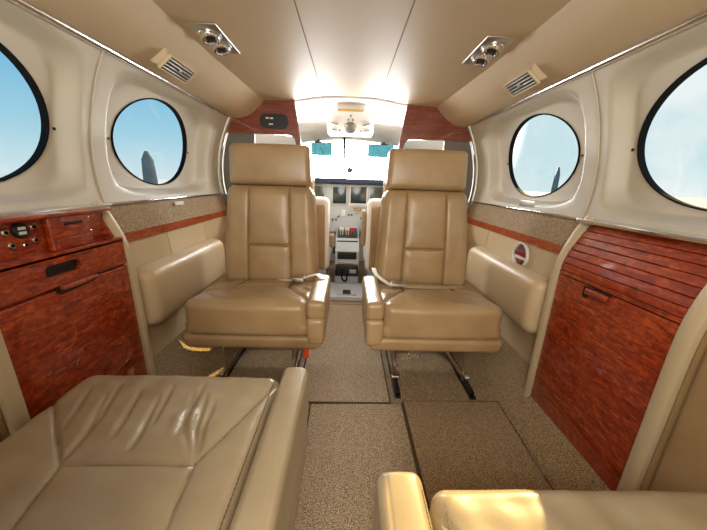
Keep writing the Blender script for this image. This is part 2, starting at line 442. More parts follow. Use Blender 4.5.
for sgn in (-1, 1):
    SP = [(.648, 1.066), (.625, 1.066), (.59, 1.082), (.555, 1.108), (.527, 1.138), (.508, 1.160), (.497, 1.173)]
    n = with_normals(SP, 6); n = [(x, z, -ox if False else ox, oz) for x, z, ox, oz in n]
    m = MB(); V = []; F = []; ys_ = list(np.linspace(YA, 1.2, 3))+list(np.linspace(1.25, YE, 10)); ny = len(ys_)
    for k_, (x, z, ox, oz) in enumerate(n):
        f_ = k_/(len(n)-1)
        for y in ys_:
            g_ = max(0, (y-1.25)/.45); V.append((sgn*(x-.042*f_*g_-.010*math.sin(f_*math.pi)*g_), y, z-.028*f_*g_-.012*math.sin(f_*math.pi)*g_))
    for k_ in range(len(n)-1):
        for j in range(ny-1): q = k_*ny+j; F.append((q, q+1, q+ny+1, q+ny))
    m.add(V, F)
    m.build('soffit', 'headliner', ceil)
    r = MB(); tube(r, [(sgn*.640, YA, 1.063), (sgn*.640, YE, 1.063)], .009, 12); tube(r, [(sgn*.630, YA, 1.073), (sgn*.630, YE-.2, 1.068)], .0035, 8)
    o = r.build('trim_1' if sgn < 0 else 'trim_2', 'chrome'); struct(o, ('left' if sgn < 0 else 'right')+' chrome rail above the windows')
    r = MB(); box(r, sgn*.684, sgn*.728, .47, .866, .656, .668, .003); box(r, sgn*.706, sgn*.728, .866, YE, .660, .668, .003); box(r, sgn*.690, sgn*.728, YA, .47, .660, .668, .003)
    o = r.build('trim_3' if sgn < 0 else 'trim_4', 'chrome'); struct(o, ('left' if sgn < 0 else 'right')+' chrome ledge strip below the windows')
    # forward arch edge of the cabin
    r = MB(); tube(r, [(sgn*(wall_x(z)-.006), YE, z) for z in np.linspace(.66, 1.07, 16)], .011, 10); tube(r, [(sgn*(wall_x(z)-.022), YE+.012, z) for z in np.linspace(.66, 1.07, 16)], .006, 8)
    o = r.build('trim_5' if sgn < 0 else 'trim_6', 'satin_metal'); struct(o, ('left' if sgn < 0 else 'right')+' bright edge strip where the cabin wall meets the cockpit')
# aft bulkhead (behind the camera)
m = MB(); box(m, -.76, .76, YA-.03, YA, -.03, 1.22); o = m.build('wall_back', 'cream_panel', smooth=False); struct(o)

# ---------------------------------------------------------------- cockpit shell
m = MB()
XS = [(-.74, 1.00), (-.66, 1.06), (-.52, 1.11), (-.35, 1.15), (-.15, 1.178), (0, 1.184), (.15, 1.178), (.35, 1.15), (.52, 1.11), (.66, 1.06), (.74, 1.00)]
rows = [(1.722, 1.0, .02), (1.95, .98, .022), (2.2, .93, -.035), (2.45, .88, -.105)]
V = []; F = []
for y, kx, dz in rows:
    for x, z in XS: V.append((x*kx, y, z+dz))
nx = len(XS)
for i in range(len(rows)-1):
    for j in range(nx-1): F.append((i*nx+j, i*nx+j+1, (i+1)*nx+j+1, (i+1)*nx+j))
m.add(V, F); sh = m.build('ceiling_cockpit', 'white_shell'); struct(sh, 'white cockpit headliner')
sh.name = 'ceiling.001'; ORIG[sh.name] = Vector((0, 0, 0))
sm = sh.modifiers.new('t', 'SOLIDIFY'); sm.thickness = .02; sm.offset = 1
m = MB()
for sgn in (-1, 1):
    box(m, sgn*.70, sgn*.74, YE+.02, 2.0, 0, .80); box(m, sgn*.66, sgn*.70, 2.0, 2.45, 0, .78)
    box(m, sgn*.60, sgn*.66, 2.40, 2.80, 0, .78)
    extrude_poly(m, [(1.72, .78), (1.84, .78), (1.88, 1.06), (1.72, 1.08)], 'x', sgn*.70, sgn*.72)
    extrude_poly(m, [(2.40, .77), (2.50, .77), (2.47, .97), (2.38, .97)], 'x', sgn*.62, sgn*.66)
box(m, -.66, .66, 2.78, 2.82, 0, .76)
o = m.build('wall_front', 'white_shell', smooth=False); struct(o, 'white lower walls of the cockpit')
# windshield with centre post
w = thing('window_7', (0, 2.6, .9), '', ''); del w['label']; del w['category']; w['kind'] = 'structure'
m = MB(); tube(m, [(-.045, 2.44, 1.08), (-.036, 2.72, .770)], .009, 8); m.build('centre_post', 'black_rubber', w)
m = MB(); tube(m, smooth_path([(-.62, 2.40, .96), (-.50, 2.43, 1.02), (-.3, 2.455, 1.055), (0, 2.46, 1.078), (.3, 2.455, 1.055), (.50, 2.43, 1.02), (.62, 2.40, .96)]), .012, 8)
m.build('window_frame', 'white_shell', w)
for s_ in (-1, 1):
    m = MB(); m.add([(s_*.03-.04, 2.46, 1.075), (s_*.60, 2.42, .96), (s_*.62, 2.70, .765), (s_*.02-.036, 2.78, .765)], [(0, 1, 2, 3)]); m.build('window_pane', 'window_glass', w, smooth=False)

# ================================================================= FLOOR CARPET PIECES AND TRACKS
def carpet_piece(pts, label, mat):
    m = MB(); extrude_poly(m, pts, 'z', .0005, .007)
    c = m.build('carpet_section', mat, smooth=False, origin=(pts[0][0], pts[0][1], 0)); tag(c, label, 'carpet', 'carpet sections on the aisle floor'); del c['group']
    b = MB(); tube(b, [(p[0], p[1], .005) for p in pts], .0035, 6, closed=True); b.build('bound_edge', 'edge_brown', c)
carpet_piece([(-.112, -1.2), (.200, -1.2), (.205, .842), (-.112, .836)], 'pale carpet section in the aisle, running aft between the two near seats', 'carpet')
carpet_piece([(.212, -1.2), (.535, -1.2), (.545, .58), (.556, .862), (.212, .856)], 'darker carpet section before the right cabinet, forward of the sunlit seat', 'carpet_dark')
carpet_piece([(-.112, .845), (.165, .848), (.165, 1.69), (-.165, 1.69), (-.165, .845)], 'pale carpet section between the two facing seats, leading to the cockpit', 'carpet')
def track(x, y0, y1, label):
    t = thing('seat_track', (x, (y0+y1)/2, 0), label, 'seat track', 'seat tracks under the facing seats')
    m = MB(); box(m, x-.011, x+.011, y0, y1, .0, .008, .002); m.build('rail', 'dark_metal', t)
    m = MB()
    for k in range(int((y1-y0)/.025)): lathe(m, [(.006, 0), (.006, .0012)], (x, y0+.0125+k*.025, .008), (0, 0, 1), 8)
    m.build('locking_holes', 'black_rubber', t)
track(.198, .875, 1.60, 'dark seat track under the inboard legs of the right facing seat')
track(.474, .875, 1.60, 'dark seat track under the outboard legs of the right facing seat')
track(-.198, .875, 1.60, 'dark seat track under the inboard legs of the left facing seat')
track(-.462, .875, 1.60, 'dark seat track under the outboard legs of the left facing seat')
m = MB(); box(m, .541, .548, .585, .665, .006, .012, .002); tag(m.build('floor_strip', 'satin_metal', origin=(.545, .62, .006)), 'short thin metal strip set in the carpet beside the right cabinet', 'strip')

# ================================================================= SEATS
def ribbon(mb, pts, w, th, up=(0, 0, 1)):
    P = smooth_path(pts, 6); u = Vector(up); V = []; F = []
    for i, p in enumerate(P):
        t = (P[min(i+1, len(P)-1)]-P[max(i-1, 0)]).normalized(); s = t.cross(u).normalized(); n = s.cross(t).normalized()
        for a, b in ((-1, -1), (1, -1), (1, 1), (-1, 1)): V.append(p+s*(a*w/2)+n*(b*th/2))
    for i in range(len(P)-1):
        for k in range(4): F.append((i*4+k, i*4+(k+1) % 4, i*4+4+(k+1) % 4, i*4+4+k))
    F += [(3, 2, 1, 0), tuple(len(P)*4-4+k for k in range(4))]
    mb.add(V, F)
def stitches(mb, pts, step=.008, ln=.005, r=.0008):
    for a, b in zip(pts[:-1], pts[1:]):
        a = Vector(a); b = Vector(b); L = (b-a).length; d = (b-a)/max(L, 1e-6); k = 0
        while k*step+ln < L: tube(mb, [a+d*(k*step), a+d*(k*step+ln)], r, 5); k += 1

def facing_seat(s, label):
    t = thing('cabin_seat', (s*.32, 1.05, 0), label, 'seat', 'cabin seats in club arrangement')
    cx = s*.324
    # --- seat cushion
    def disp(P, n):
        X, Y, Z = P[:, 0].copy(), P[:, 1].copy(), P[:, 2].copy()
        xs = X*s
        top = np.clip((n[:, 2]-.2)/.8, 0, 1)
        xo = xs    # outboard positive
        lines = [((.19, -.09), (.10, -.01)), ((-.19, -.14), (-.10, -.01)), ((-.10, -.01), (.10, -.01)), ((.10, -.01), (.10, .2)), ((-.10, -.01), (-.10, .2))]
        g = groove(xo, Y, lines, .0055, .011, .006)
        dome = .016*(1-(X/.2)**2).clip(0)*(1-(Y/.2)**2).clip(0)
        Z = Z - g*top + dome*top
        Z = Z - top*(.055*((Y+.19)/.38).clip(0, 1))           # falls towards the back
        fr = np.clip((-n[:, 1]-.2)/.8, 0, 1)
        Y = Y - fr*.008*np.cos(X/.2*1.4)
        wr = .0016*np.sin(X*70+Y*30+2*np.sin(Y*40))*np.sin(X*23+1)
        Z = Z + wr*top*(np.abs(Y) < .19)
        X = X*(1+.03*(Z < -.02))
        return np.stack([X, Y, Z], 1)
    v, f = rbox_mesh((s*.3215, 1.06, .3125), (.392, .42, .125), .026, .007, disp, ((s*.19*0+.1, -.1), (-.01,), ()))
    m = MB(); m.add(v, f); m.build('seat_cushion', 'leather', t, auto=80)
    m = MB(); stitches(m, [(s*.15, .862, .357), (s*.495, .862, .357)], .009, .006)
    # --- lower surround
    def dl(P, n):
        X, Y, Z = P[:, 0].copy(), P[:, 1].copy(), P[:, 2].copy(); k = (Z+.03)/.06
        return np.stack([X*(.965+.035*k.clip(0, 1)), Y*(.97+.03*k.clip(0, 1)), Z], 1)
    v, f = rbox_mesh((s*.3075, 1.07, .228), (.462, .44, .052), .018, .05, dl); m = MB(); m.add(v, f); m.build('seat_base', 'leather', t)
    # --- aisle side armrest: lower block and padded top
    v, f = rbox_mesh((s*.098, 1.0, .272), (.060, .30, .098), .016, .04); m = MB(); m.add(v, f); m.build('arm_panel', 'leather', t)
    def da(P, n):
        X, Y, Z = P[:, 0].copy(), P[:, 1].copy(), P[:, 2].copy()
        g = np.exp(-((X*s+.020)/.0022)**2)*.0022*np.clip(n[:, 2], 0, 1)
        return np.stack([X, Y, Z-g+.0*Y], 1)
    v, f = rbox_mesh((s*.096, 1.000, .349), (.062, .30, .064), .018, .015, da, ((-.020*s,), (), ())); m = MB(); m.add(v, f); m.build('armrest', 'leather', t)
    # --- backrest, tilted
    H = .425; th = .10
    def tilt(P, cx_, y0, z0, ang):
        ca, sa = math.cos(ang), math.sin(ang); Y = P[:, 1]*ca+P[:, 2]*sa; Z = -P[:, 1]*sa+P[:, 2]*ca
        return np.stack([P[:, 0]+cx_, Y+y0, Z+z0], 1)
    def db(P, n):
        X, Y, Z = P[:, 0].copy(), P[:, 1].copy(), P[:, 2].copy()
        fr = np.clip((-n[:, 1]-.15)/.85, 0, 1)
        lines = [((-.092, -.3), (-.092, .3)), ((.092, -.3), (.092, .3)), ((-.092, -.035), (.092, -.035))]
        g = groove(X, Z, lines, .0036, .011, .005)
        dome = .014*np.cos(np.clip(np.abs(X)/.2, 0, 1)*1.5) + .006*np.cos(Z*9)
        side = .010*smst_np(.12, .20, np.abs(X))
        Y = Y + (g - dome - side)*fr
        X = X*(1.0 - .115*(Z/H+.5)) - s*0*Z
        Y = Y + .0012*np.sin(Z*60+X*25)*np.sin(X*31)*fr
        return np.stack([X, Y, Z], 1)
    def smst_np(a, b, x): q = np.clip((x-a)/(b-a), 0, 1); return q*q*(3-2*q)
    v, f = rbox_mesh((0, 0, 0), (.410, th, H), .040, .014, db, ((-.092, .092), (), (-.035,)))
    P = tilt(np.array(v), s*.327, 1.263, .512, math.radians(8)); m = MB(); m.add(P.tolist(), f); m.build('backrest', 'leather', t, auto=80)
    m = MB()
    for xx in (-.098, -.086, .086, .098):
        for za, zb in ((-.16, .165),):
            pts = []
            for q in np.linspace(za, zb, 12):
                X = xx*(1.0-.115*(q/H+.5)); pts.append((X, -.05-.0165-.006*math.cos(q*9)*.0-.004, q))
            pp = tilt(np.array(pts), s*.327, 1.262, .505, math.radians(8)); stitches(m, [tuple(p) for p in pp], .0085, .0055, .0007)
    # --- headrest
    def dh(P, n):
        X, Y, Z = P[:, 0].copy(), P[:, 1].copy(), P[:, 2].copy(); fr = np.clip(-n[:, 1], 0, 1)
        return np.stack([X*(1-.03*(Z/.16+.5)), Y-.010*np.cos(X/.17*1.3)*np.cos(Z/.08*1.2)*fr, Z], 1)
    v, f = rbox_mesh((0, 0, 0), (.345, .085, .168), .024, .02, dh); P = tilt(np.array(v), s*.333, 1.318, .807, math.radians(5)); m = MB(); m.add(P.tolist(), f); hr = m.build('headrest', 'leather', t, auto=80)
    for px_ in (.27, .39):
        m = MB(); cyl(m, (s*px_, 1.312, .69), (s*px_, 1.318, .74), .006); m.build('headrest_post', 'chrome', t)
    # --- undercarriage
    xi, xo = s*.198, s*(.474 if s > 0 else .462)
    legs = [((s*.155, .905, .206), (xi, .965, .02)), ((s*.235, 1.16, .206), (xi, 1.0, .02)), ((s*.345, .905, .206), (xo, .955, .02)), ((s*.535, 1.16, .206), (xo, .985, .02))]
    for a, b in legs:
        m = MB(); cyl(m, a, b, .0065, 12); m.build('leg', 'chrome', t)
    for a, b in (((s*.155, 1.20, .206), (xi, 1.24, .02)), ((s*.5, 1.20, .206), (xo, 1.24, .02))):
        m = MB(); cyl(m, a, b, .0065, 12); m.build('leg', 'chrome', t)
    for xx in (xi, xo):
        m = MB(); box(m, xx-.009, xx+.009, .89, 1.26, .008, .022, .003); m.build('track_foot', 'dark_metal', t)
        m = MB(); lathe(m, [(.011, -.013), (.011, .013)], (xx, .96, .03), (1, 0, 0), 14); m.build('pivot_bolt', 'chrome', t)
    m = MB(); cyl(m, (xi, 1.24, .06), (xo, 1.24, .06), .006, 10); m.build('cross_bar', 'dark_metal', t)
    m = MB(); v, f = rbox_mesh((s*.475, 1.215, .115), (.150, .055, .150), .012, .05); m.add(v, f); m.build('stowage_pouch', 'black_plastic', t)  # dark pouch under the seat, also put there to block the windshield sun beam
    # --- lap belt
    if s > 0:
        m = MB(); ribbon(m, [(.500, 1.17, .335), (.44, 1.11, .350), (.36, 1.07, .362), (.27, 1.06, .366), (.21, 1.075, .364)], .030, .0022); st = m.build('lap_belt', 'belt_webbing', t)
        m = MB(); ribbon(m, [(.118, 1.22, .39), (.125, 1.17, .378), (.145, 1.12, .372), (.165, 1.09, .367), (.18, 1.078, .364)], .018, .0022); m.build('lap_belt', 'white_plastic', t)
        m = MB(); box(m, .176, .232, 1.055, 1.098, .362, .375, .003); b_ = m.build('buckle', 'satin_metal', st)
        m = MB(); tube(m, smooth_path([(.235, .90, .20), (.225, .895, .165), (.245, .89, .155), (.265, .895, .170), (.262, .90, .20)]), .004, 8); m.build('adjuster_hook', 'chrome', t)
    else:
        m = MB(); ribbon(m, [(-.085, 1.08, .386), (-.115, 1.10, .392), (-.150, 1.11, .382), (-.185, 1.12, .366), (-.25, 1.16, .345), (-.33, 1.19, .338)], .026, .0022); st = m.build('lap_belt', 'white_plastic', t)
        m = MB(); box(m, -.215, -.168, 1.085, 1.128, .362, .380, .004); m.build('buckle', 'satin_metal', st)
        m = MB(); box(m, -.150, -.128, .915, .925, .135, .190, .003); m.build('pull_tag', 'orange_tag', t)
    return t
facing_seat(-1, 'tan leather cabin seat facing aft beside the left armrest ledge, orange tag beneath')
facing_seat(1, 'tan leather cabin seat facing aft at right, lap belt laid across its cushion')

CREASES = [[[-0.542, 0.534], [-0.509, 0.462], [-0.49, 0.412]], [[-0.491, 0.518], [-0.444, 0.413], [-0.435, 0.355]], [[-0.486, 0.547], [-0.455, 0.463], [-0.44, 0.417]], [[-0.427, 0.525], [-0.403, 0.447], [-0.389, 0.395]], [[-0.376, 0.505], [-0.351, 0.407], [-0.347, 0.372]], [[-0.369, 0.544], [-0.352, 0.465], [-0.342, 0.423]], [[-0.317, 0.528], [-0.292, 0.436], [-0.242, 0.366]], [[-0.285, 0.517], [-0.263, 0.424], [-0.233, 0.362]], [[-0.26, 0.497], [-0.251, 0.424], [-0.232, 0.366]], [[-0.307, 0.558], [-0.294, 0.449], [-0.284, 0.401]]]
def near_seat(label, x0, x1, yf, arm, sgn, mat, seams, off, creases=()):
    """forward-facing seat seen from above: x0..x1 cushion, yf front edge, arm (xa, xb) at the aisle"""
    t = thing('cabin_seat', ((x0+x1)/2, yf-.25, 0), label, 'seat', 'cabin seats in club arrangement')
    w = x1-x0; dpt = .50; cx, cy = (x0+x1)/2, yf-dpt/2
    def disp(P, n):
        X, Y, Z = P[:, 0].copy(), P[:, 1].copy(), P[:, 2].copy(); top = np.clip((n[:, 2]-.15)/.85, 0, 1)
        g = groove(X+cx, Y+cy, seams, .0026, .0065, .004)
        d = dpt/2-Y                                  # distance behind the front edge
        wx = X + .25*d*sgn
        wav = np.sin(wx*62+off)*.6+np.sin(wx*105+1.7+off+3*d)*.5+np.sin(wx*33+2+off)*.7
        amp = .0016*np.exp(-((d-.07)/.07)**2)
        sharp = np.zeros_like(X)
        for i, c in enumerate(creases):
            for (p, q) in zip(c[:-1], c[1:]):
                D, tt = seg_dist(X+cx, Y+cy, p, q); k0 = .6+.4*((i*37) % 10)/10
                first = p is c[0]; fade = np.sin((tt*.5+(0 if first else .5))*math.pi)**.7
                sharp = np.minimum(sharp, -.0085*k0*np.exp(-(D/.0055)**2)*fade)
                side = .0045*k0*np.exp(-((D-.012)/.008)**2)*fade
                wav = wav + 0; sharp = np.where(sharp > -.001, np.maximum(sharp, sharp+side), sharp)
        dome = .012*np.cos(X/w*2.6)*np.cos(Y/dpt*2.4)
        wr = .0010*np.sin(X*55+Y*80)*np.sin(Y*47-X*30)
        Z = Z+top*(dome-g+amp*wav+sharp+wr)
        return np.stack([X, Y, Z], 1)
    v, f = rbox_mesh((cx, cy, .245), (w, dpt, .13), .026, .0036, disp, seg=5)
    m = MB(); m.add(v, f); cu = m.build('seat_cushion', mat, t, auto=80)
    m = MB(); v, f = rbox_mesh((cx, cy, .150), (w+.01, dpt-.03, .07), .02, .06); m.add(v, f); m.build('seat_base', mat, t)
    # armrest at the aisle
    xa, xb = arm
    def da(P, n):
        X, Y, Z = P[:, 0].copy(), P[:, 1].copy(), P[:, 2].copy(); top = np.clip(n[:, 2], 0, 1)
        ins = (X+(xa+xb)/2)
        g = np.exp(-((X-sgn*.019)/.0015)**2)*.0018*top
        return np.stack([X, Y, Z-g+.003*np.cos(X*50)*top], 1)
    v, f = rbox_mesh(((xa+xb)/2, yf-dpt/2+.004, .265), (abs(xb-xa), dpt, .135), .015, .012, da, ((sgn*.019,), (), ()), seg=5)
    m = MB(); m.add(v, f); m.build('armrest', mat, t, auto=80)
    m = MB(); v, f = rbox_mesh(((xa+xb)/2, yf-dpt/2, .155), (abs(xb-xa)-.004, dpt-.01, .08), .012, .06); m.add(v, f); m.build('arm_panel', mat, t)
    # backrest and headrest behind the viewpoint
    yb = yf-dpt-.015
    m = MB(); v, f = rbox_mesh((cx, yb-.03, .50), (w-.02, .09, .42), .035, .05); m.add(v, f); m.build('backrest', mat, t)
    m = MB(); v, f = rbox_mesh((cx, yb-.05, .80), (.30, .08, .15), .03, .05); m.add(v, f); m.build('headrest', mat, t)
    for lx in (x0+.09, x1-.09):
        m = MB(); cyl(m, (lx, yf-.12, .12), (lx, yf-.20, .012), .008, 12); m.build('leg', 'chrome', t)
        m = MB(); cyl(m, (lx, yf-.38, .12), (lx, yf-.30, .012), .008, 12); m.build('leg', 'chrome', t)
        m = MB(); box(m, lx-.01, lx+.01, yf-.40, yf-.12, .0075, .02, .003); m.build('track_foot', 'dark_metal', t)
    return t
tl = near_seat('near seat at left of the aisle, grey-tan leather with pleated front edge and four-panel seams', -.588, -.146, .588, (-.141, -.083), 1, 'leather_pale',
     [((-.60, .51), (-.434, .352)), ((-.434, .352), (-.416, .27)), ((-.416, .27), (-.40, .05)), ((-.434, .352), (-.234, .357)), ((-.150, .56), (-.234, .357)), ((-.234, .357), (-.226, .27)), ((-.226, .27), (-.21, .05))], 0.4, CREASES)
m = MB(); stitches(m, [(-.158, .565, .3085), (-.156, .40, .3105), (-.156, .12, .3105)], .0075, .0050, .0009); m.build('stitching', 'thread', tl)
m = MB(); stitches(m, [(-.0955, .575, .3322), (-.0955, .12, .3322)], .0075, .0050, .0008); m.build('stitching', 'thread', tl)
tr = near_seat('sunlit near seat right of the aisle, mustard leather with stitched corner and narrow armrest', .134, .585, .336, (.052, .121), -1, 'leather_pale',
     [((.134, .30), (.25, .12)), ((.25, .12), (.48, .12)), ((.48, .12), (.60, .27))], 2.1)
m = MB(); stitches(m, [(.146, .09, .310), (.146, .27, .3105), (.149, .300, .310), (.156, .318, .3075), (.166, .3245, .3055), (.30, .3245, .3055), (.56, .3245, .3055)], .0065, .0045, .0008); m.build('stitching', 'thread', tr)
m = MB(); stitches(m, [(.116, .09, .330), (.116, .31, .330)], .0065, .0045, .0009); m.build('stitching', 'thread', tr)
m = MB(); stitches(m, [(.058, .09, .3285), (.058, .31, .3285)], .0065, .0045, .0008); m.build('stitching', 'thread', tr)

# ================================================================= CABINETS
FR = [(.650, .02), (.650, .25), (.650, .43), (.654, .51), (.666, .565), (.690, .625), (.716, .672)]
def frame_strip(m, sgn, y0, y1):
    prof = with_normals(FR, 6); V = []; F = []
    sec = [(-.006, .5), (-.010, .25), (-.010, -.25), (-.006, -.5), (.03, -.5), (.03, .5)]
    for x, z, ox, oz in prof:
        for dd, k in sec: V.append((sgn*(x+ox*dd), (y0+y1)/2+(y1-y0)*k, z+oz*dd))
    n = len(sec)
    for i in range(len(prof)-1):
        for k in range(n): F.append((i*n+k, i*n+(k+1) % n, (i+1)*n+(k+1) % n, (i+1)*n+k))
    F += [tuple(range(n)), tuple((len(prof)-1)*n+k for k in range(n))]
    m.add(V, F)
def jack(m, m2, y, z, r=.0075):
    lathe(m, [(r, 0), (r, .003), (r*.75, .0045), (r*.5, .0045), (r*.5, .001)], (-.694, y, z), (1, 0, 0), 18); lathe(m2, [(r*.45, .0), (r*.45, .0036)], (-.694, y, z), (1, 0, 0), 12)

# right cabinet: lower door and roll-top
t = thing('cabinet', (.68, .67, 0), 'glossy mahogany right side cabinet with closed roll-top of wood slats', 'cabinet')
m = MB(); box(m, .662, .722, .505, .838, .03, .50); m.build('body', 'mahogany', t, smooth=False)
m = MB(); box(m, .650, .662, .500, .836, .030, .502, .002); d = m.build('door', 'mahogany', t)
m = MB(); extrude_poly(m, [(.648, .505), (.735, .500), (.735, .470), (.722, .468), (.712, .480), (.660, .487)], 'x', .6485, .6505); dh_ = m.build('recessed_pull', 'black_plastic', d, smooth=False)
m = MB(); v, f = rbox_mesh((.645, .688, .490), (.014, .065, .016), .004, .02); m.add(v, f); m.build('handle', 'mahogany', d)
# tambour: curved surface with slat grooves
tp = with_normals([(.650, .506), (.653, .535), (.662, .565), (.678, .600), (.694, .628), (.712, .658)], 60)
m = MB(); V = []; F = []; L = 0; prev = None; pr = []
for x, z, ox, oz in tp:
    if prev: L += math.hypot(x-prev[0], z-prev[1])
    prev = (x, z); gdp = .0045*math.exp(-(((L/.0215) % 1-.5)*.0215/.0009)**2); pr.append((x+gdp*ox, z+gdp*oz, ox, oz))
profile_slab(m, pr, .500, .836, .008, 1); tb = m.build('roll_top', 'mahogany', t, auto=70)
m = MB(); v, f = rbox_mesh((.704, .640, .659), (.022, .085, .010), .004, .02); m.add(v, f); m.build('pull', 'mahogany', tb)
m = MB(); frame_strip(m, 1, .838, .864); m.build('edge_frame', 'frame_trim', t)
m = MB(); frame_strip(m, 1, .468, .498); m.build('edge_frame', 'frame_trim', t)
m = MB(); extrude_poly(m, [(.66, .02), (.66, .50), (.672, .56), (.70, .62), (.72, .655), (.72, .02)], 'y', .850, .862); m.build('end_panel', 'leather_wall', t, smooth=False)
# left cabinet: lower door, lip with slot, open recess with connector panel
t = thing('cabinet', (-.68, .67, 0), 'glossy mahogany left side cabinet, open above with connector panel', 'cabinet')
m = MB(); box(m, -.662, -.722, .505, .838, .03, .50); m.build('body', 'mahogany', t, smooth=False)
m = MB(); box(m, -.650, -.662, .500, .836, .030, .494, .002); d = m.build('door', 'mahogany', t)
m = MB(); extrude_poly(m, [(.618, .503), (.735, .503), (.735, .494), (.722, .486), (.630, .482), (.618, .488)], 'x', -.6485, -.6505); m.build('recessed_pull', 'black_plastic', d, smooth=False)
m = MB(); v, f = rbox_mesh((-.645, .676, .497), (.014, .096, .011), .004, .02); m.add(v, f); m.build('handle', 'red_wood' if 'red_wood' in MAT else 'mahogany', d)
# lip front with an oval-ended slot (ring mesh around the slot)
m = MB()
def ring_plate(m, outer, inner, x0, x1):
    n = len(outer); V = []
    for x in (x0, x1):
        V += [(x, p[0], p[1]) for p in outer]; V += [(x, p[0], p[1]) for p in inner]
    F = []
    for i in range(n):
        j = (i+1) % n
        F += [(i, j, n+j, n+i), (2*n+i, 3*n+i, 3*n+j, 2*n+j), (i, 2*n+i, 2*n+j, j), (n+i, n+j, 3*n+j, 3*n+i)]
    m.add(V, F)
inn = rrect(.650, .539, .085, .026, .009, 6)
outp = []
for (y, z) in inn:
    dy, dz = y-.650, z-.539; k = min(.09/max(abs(dy), 1e-6), .0374/max(abs(dz), 1e-6)); outp.append((.650+dy*k, .539+dz*k))
for cy in (.560, .740):
    for cz in (.5016, .5764):
        i = min(range(len(outp)), key=lambda q: abs(outp[q][0]-cy)+abs(outp[q][1]-cz)); outp[i] = (cy, cz)
ring_plate(m, outp, inn, -.650, -.660)
box(m, -.650, -.660, .500, .56, .5015, .5765); box(m, -.650, -.660, .740, .836, .5015, .5765)
lip = m.build('front_lip', 'mahogany', t, smooth=False)
m = MB(); box(m, -.6605, -.668, .500, .836, .5015, .565); m.build('slot_backing', 'black_plastic', lip, smooth=False)
m = MB(); box(m, -.650, -.714, .500, .836, .5645, .5715, .001); m.build('shelf', 'mahogany', t)
m = MB(); box(m, -.694, -.722, .500, .836, .570, .661); pn = m.build('connector_panel', 'mahogany', t, smooth=False)
m = MB(); m2 = MB()
for y, z, r in ((.592, .629, .008), (.647, .633, .0075), (.597, .601, .0075), (.645, .604, .0075), (.6225, .597, .0055)):
    j = MB(); k = MB(); jack(j, k, y, z, r); jo = j.build('jack_socket', 'chrome', t); k.build('socket_hole', 'black_rubber', jo)
m = MB(); lathe(m, [(.0165, 0), (.0165, .004), (.014, .006)], (-.694, .620, .629), (1, 0, 0), 28); us = m.build('usb_socket', 'black_plastic', t)
for dz in (-.005, .005):
    m = MB(); box(m, -.6875, -.6885, .6125, .6275, .629+dz-.003, .629+dz+.003); m.build('usb_port', 'white_plastic', us, smooth=False)
m = MB(); box(m, -.694, -.6945, .560, .585, .617, .643); m = MB(); box(m, -.692, -.696, .555, .580, .618, .642, .002); m.build('dark_display', 'black_plastic', t)
m = MB(); box(m, -.678, -.694, .668, .778, .5715, .652, .004); bx_ = m.build('slot_box', 'mahogany', t)
m = MB(); v, f = rbox_mesh((-.678, .728, .632), (.004, .050, .007), .0018, .02); m.add(v, f); m.build('card_slot', 'black_plastic', bx_)
m = MB(); box(m, -.674, -.6785, .675, .760, .5755, .600, .002); m.build('glossy_plate', 'mahogany', bx_)
for y, z in ((.770, .606), (.770, .641)):
    m = MB(); lathe(m, [(.003, 0), (.003, .002), (.001, .003)], (-.678, y, z), (1, 0, 0), 10); m.build('screw', 'chrome', bx_)
m = MB(); box(m, -.664, -.722, .500, .836, .652, .6605, .002); m.build('top_rail', 'mahogany', t)
m = MB(); extrude_poly(m, [(-.662, .50), (-.665, .56), (-.695, .625), (-.716, .655), (-.722, .655), (-.722, .50)], 'y', .830, .838); m.build('side_cheek', 'mahogany', t, smooth=False)
m = MB(); frame_strip(m, -1, .838, .864); m.build('edge_frame', 'frame_trim', t)
m = MB(); frame_strip(m, -1, .468, .498); m.build('edge_frame', 'frame_trim', t)
m = MB(); extrude_poly(m, [(-.66, .02), (-.66, .50), (-.672, .56), (-.70, .62), (-.72, .655), (-.72, .02)], 'y', .850, .862); m.build('end_panel', 'leather_wall', t, smooth=False)
# trim beside the near seats, aft of the cabinets
for sgn, lab in ((-1, 'left'), (1, 'right')):
    m = MB(); profile_slab(m, with_normals([(.655, .02), (.655, .25), (.655, .43), (.660, .51), (.672, .565), (.695, .625), (.718, .658)], 6), -1.25, .466, .01, sgn)
    o = m.build('side_panel', 'leather', bpy.data.objects['wall_'+lab])
    m = MB(); tube(m, [(sgn*(x-.0015), .452, z) for x, z, a, b in with_normals([(.655, .03), (.655, .25), (.655, .43), (.660, .51), (.672, .565), (.695, .625)], 6)], .0014, 6); m.build('stitched_seam', 'seam_brown', o)

# round cup holder on the right wall panel
t = thing('cup_holder', (.690, 1.105, .49), 'round cream ring with dark red inset on the right wall above the armrest', 'cup holder')
m = MB(); lathe(m, [(.049, 0), (.051, .006), (.050, .011), (.046, .012), (.043, .008), (.043, .001)], (.691, 1.105, .494), (-1, 0, 0), 40); m.build('ring', 'white_plastic', t)
m = MB(); lathe(m, [(.041, 0), (.041, .002)], (.691, 1.105, .494), (-1, 0, 0), 36); m.build('dark_well', 'well_brown', t)
m = MB(); box(m, .682, .689, 1.067, 1.143, .490, .509, .002); m.build('red_band', 'dark_red', t)
m = MB(); box(m, .683, .689, 1.072, 1.138, .478, .4895, .002); m.build('pale_band', 'white_plastic', t)
m = MB(); extrude_poly(m, [(1.085, .477), (1.125, .477), (1.112, .457), (1.098, .457)], 'x', .684, .689); m.build('red_tip', 'dark_red', t, smooth=False)

